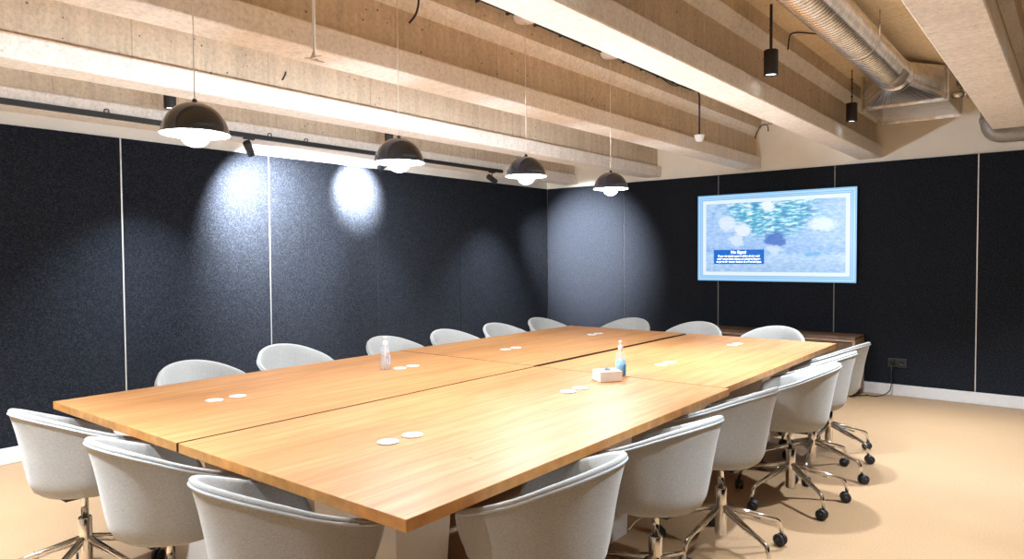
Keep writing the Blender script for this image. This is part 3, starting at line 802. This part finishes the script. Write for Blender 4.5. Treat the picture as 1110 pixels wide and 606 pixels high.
bm = new_bm()
for yy in (-.02, -.28):
    add_box(bm, 3.2, yy, 2.80, 6.55, yy+.012, 2.86)
x = 3.3
while x < 6.5:
    add_box(bm, x, -.268, 2.80, x+.02, -.02, 2.812); x += .25
for xx in (3.6, 5.0, 6.4):
    for yy in (-.014, -.274): add_tube(bm, [(xx, yy, 2.86), (xx, yy, DECK-.002)], .004, 6)
tag(obj('cable_tray', bm, M['galv']), 'metal cable tray near the ceiling beyond the top right beam', 'cable tray')

# ------------------------------------------------------------------ ceiling wiring
yc = 2.70
bm = new_bm()
pts = [(-1.0, 2.745, 2.916)]
x = -1.0
while x < 5.7:
    x += .35; pts.append((x, 2.745 + random.uniform(-.008, .008), 2.918 + random.uniform(-.004, .004)))
pts += [(5.85, 2.735, 2.91), (5.99, 2.705, 2.905), (6.0, 2.70, 2.86), (6.0, 2.70, 2.515)]
add_tube(bm, fillet(pts, .05, 4), .0085, 8)
add_tube(bm, fillet([(5.35, 2.74, 2.905), (5.45, 2.70, 2.86), (5.55, 2.69, 2.87), (5.7, 2.74, 2.91)], .08, 5), .004, 6)
cb = tag(obj('ceiling_cable', bm, M['black']), 'black cable clipped along the ceiling between the pendant canopies', 'cable')
bm = new_bm(); x = -.6
while x < 5.6: add_box(bm, x, 2.733, 2.903, x+.012, 2.757, DECK); x += .28
obj('cable_clip', bm, M['black'], cb)
t = thing('ceiling_rose', 'small white cup hanging on black cable near the far wall', 'ceiling rose', (6.0, 2.70, 2.455))
bm = new_bm(); add_lathe(bm, [(0, 0), (.022, 0), (.034, .010), (.046, .050), (.050, .058), (.012, .060), (0, .060)], 28); obj('cup', bm, M['white_gloss'], t)
bm = new_bm(); add_lathe(bm, [(.012, .060), (.010, .072), (0, .072)], 16); obj('cable_gland', bm, M['black'], t)
bm = new_bm(); add_tube(bm, fillet([(7.795, 2.86, 2.69), (7.74, 2.81, 2.78), (7.76, 2.765, 2.865), (7.75, 2.69, 2.862), (7.74, 2.68, 2.78)], .05, 5), .006, 8)
add_tube(bm, [(7.75, 2.69, 2.862), (7.76, 2.45, 2.87), (7.76, 2.2, 2.88)], .004, 6)
tag(obj('loose_wire', bm, M['black']), 'loose curled black wire hanging by the far wall between two beams', 'wire')
bm = new_bm(); add_tube(bm, fillet([(2.60, 2.81, 2.92), (2.61, 2.77, 2.80), (2.595, 2.78, 2.72), (2.57, 2.81, 2.675)], .06, 5), .006, 8)
tag(obj('loose_wire', bm, M['black']), 'black wire end dangling from the beam at the top, between two pendant cords', 'wire')
bm = new_bm(); add_tube(bm, fillet([(2.62, 4.062, 2.64), (2.60, 4.03, 2.62), (2.575, 4.03, 2.575)], .02, 4), .006, 8)
tag(obj('beam_hook', bm, M['black']), 'tiny black hook sticking out of the beam, left of the hanging rod', 'hook')
bm = new_bm(); add_tube(bm, fillet([(5.05, 1.39, 2.922), (4.90, 1.50, 2.922), (4.87, 1.545, 2.915), (4.84, 1.548, 2.80)], .03, 4), .005, 8)
tag(obj('loose_wire', bm, M['black']), 'thin dark wire from the deck down the broad beam beside the round duct', 'wire')
# hanging rod with bracket
t = thing('hanging_rod', 'pale metal rod hanging from the ceiling with a small cross bracket', 'hanging rod', (1.82, 2.60, 2.275))
bm = new_bm(); add_tube(bm, [(0,0,.01), (0,0,DECK-2.275)], .007, 8); obj('rod', bm, M['white_gloss'], t)
bm = new_bm(); add_box(bm, -.045, -.012, 0, .045, .012, .006, .001); add_box(bm, -.03, -.075, .003, -.014, .02, .007, .001)
add_tube(bm, [(-.02, 0, .004), (0, 0, .05), (.02, 0, .004)], .003, 6); obj('bracket', bm, M['white_gloss'], t)

# ------------------------------------------------------------------ things on the tables
def m_glass(name, col, rough=.05, ior=1.35):
    m, nt, b = base_mat(name)
    b.inputs['Base Color'].default_value = (*col, 1); b.inputs['Roughness'].default_value = rough
    tr = nt.nodes.new('ShaderNodeBsdfTransparent'); tr.inputs[0].default_value = (*col, 1)
    mx = nt.nodes.new('ShaderNodeMixShader'); mx.inputs[0].default_value = .10
    nt.links.new(tr.outputs[0], mx.inputs[1]); nt.links.new(b.outputs[0], mx.inputs[2])
    out = [n for n in nt.nodes if n.type == 'OUTPUT_MATERIAL'][0]; nt.links.new(mx.outputs[0], out.inputs[0])
    n = noise(nt, coords(nt), 30); bump(nt, b, n, .02, .001)
    return m
M['clear'] = m_glass('clear_plastic', (.985,.99,.995)); M['gel'] = m_glass('clear_gel', (.93,.97,.99), .1)
M['gel_blue'] = simple('blue_gel', (.20,.55,.80), .3, var=.1)
M['lab_red'] = simple('label_print', (.42,.44,.56), .5, var=.35, scale=60)
M['lab_blue'] = simple('blue_label', (.03,.28,.62), .4, var=.2, scale=60)
M['pump'] = simple('pump_white', (.85,.85,.85), .35)
def make_bottle(loc, h, gel, lab, label, labcol):
    t = thing('sanitizer_bottle', label, 'bottle', loc, .6, None)
    r = .030
    bm = new_bm(); add_lathe(bm, [(0, .0015), (r-.003, .0015), (r, .005), (r, .115), (r-.004, .130), (.013, .146), (.012, .158), (.0105, .158), (.0115, .145), (r-.006, .129), (r-.002, .113), (r-.002, .006), (0, .004)], 32)
    obj('body', bm, M['clear'], t)
    bm = new_bm(); add_lathe(bm, [(0, .006), (r-.0035, .006), (r-.0035, .088), (0, .088)], 32); obj('gel', bm, gel, t)
    bm = new_bm()
    n = 12; a0, a1 = -2.6, -.6
    vs = [[bm.verts.new((math.cos(lerp(a0, a1, k/n))*(r+.0008), math.sin(lerp(a0, a1, k/n))*(r+.0008), z)) for k in range(n+1)] for z in (lab, lab+.055)]
    vs2 = [[bm.verts.new((math.cos(lerp(a0, a1, k/n))*(r+.0002), math.sin(lerp(a0, a1, k/n))*(r+.0002), z)) for k in range(n+1)] for z in (lab, lab+.055)]
    for k in range(n):
        bm.faces.new((vs[0][k], vs[0][k+1], vs[1][k+1], vs[1][k])).smooth = True
        bm.faces.new((vs2[0][k], vs2[0][k+1], vs2[1][k+1], vs2[1][k])).smooth = True
    obj('label', bm, labcol, t)
    bm = new_bm(); add_lathe(bm, [(0, .150), (.014, .150), (.0145, .153), (.0145, .170), (.010, .174), (.0045, .176), (.0045, .188), (.010, .189), (.011, .198), (0, .200)], 24)
    add_tube(bm, [(0, 0, .194), (.030, 0, .193), (.040, 0, .188)], [.006, .005, .004], 10)
    obj('pump', bm, M['pump'], t)
    bm = new_bm(); add_tube(bm, [(0, 0, .150), (.004, 0, .012)], .0025, 8); obj('dip_tube', bm, M['pump'], t)
    return t
make_bottle((2.735, 3.235, .7405), .2, M['gel'], .030, 'clear pump bottle of sanitizer on the front left table', M['lab_red'])
make_bottle((3.395, 1.995, .7405), .2, M['gel_blue'], .012, 'pump bottle with light blue gel behind the white tissue box', M['lab_blue'])
t = thing('tissue_box', 'small white tissue box in front of the blue pump bottle', 'tissue box', (3.235, 1.985, .7405), TA-.62)
bm = new_bm(); add_box(bm, -.065, -.055, 0, .065, .055, .056, .003); obj('carton', bm, M['white_gloss'], t)
bm = new_bm(); add_lathe(bm, [(0, .0562), (.024, .0562), (.024, .0572), (0, .0572)], 24); obj('opening', bm, M['grey_pl'], t)
bm = new_bm()
vs = [bm.verts.new(p) for p in ((-.015, -.005, .0575), (.015, .004, .0575), (.020, .010, .070), (0, .002, .074), (-.018, -.008, .068))]
bm.faces.new(vs); vs2 = [bm.verts.new((v.co.x, v.co.y+.002, v.co.z)) for v in vs]; bm.faces.new(vs2[::-1])
obj('tissue', bm, M['white_gloss'], t)

# ------------------------------------------------------------------ world + camera
w = bpy.data.worlds.new('world'); bpy.context.scene.world = w; w.use_nodes = True
nt = w.node_tree; bg = nt.nodes['Background']
wc = nt.nodes.new('ShaderNodeTexCoord'); ws = nt.nodes.new('ShaderNodeSeparateXYZ'); nt.links.new(wc.outputs['Generated'], ws.inputs[0])
bg.inputs[0].default_value = (1, .92, .82, 1); bg.inputs[1].default_value = 1.0

F_, YAW, PITCH, ROLL, CH = 751.35, .6866, -.0325, -.0065, 1.4153
cam = bpy.data.cameras.new('camera'); co = bpy.data.objects.new('camera', cam); C.objects.link(co)
cam.sensor_fit = 'HORIZONTAL'; cam.sensor_width = 36; cam.lens = F_ / 1110 * 36; cam.clip_start = .05
f = Vector((math.cos(YAW)*math.cos(PITCH), math.sin(YAW)*math.cos(PITCH), math.sin(PITCH)))
r = Vector((math.sin(YAW), -math.cos(YAW), 0)); u = r.cross(f)
r2 = r*math.cos(ROLL) + u*math.sin(ROLL); u2 = -r*math.sin(ROLL) + u*math.cos(ROLL)
co.matrix_world = Matrix(((r2.x, u2.x, -f.x, 0), (r2.y, u2.y, -f.y, 0), (r2.z, u2.z, -f.z, CH), (0, 0, 0, 1)))
sc = bpy.context.scene; sc.camera = co
sc.view_settings.view_transform = 'Standard'; sc.view_settings.look = 'None'
sc.view_settings.exposure = 1.2; sc.view_settings.gamma = 1; sc.view_settings.use_curve_mapping = False
sc.cycles.max_bounces = 10; sc.cycles.diffuse_bounces = 8; sc.cycles.sample_clamp_indirect = 6
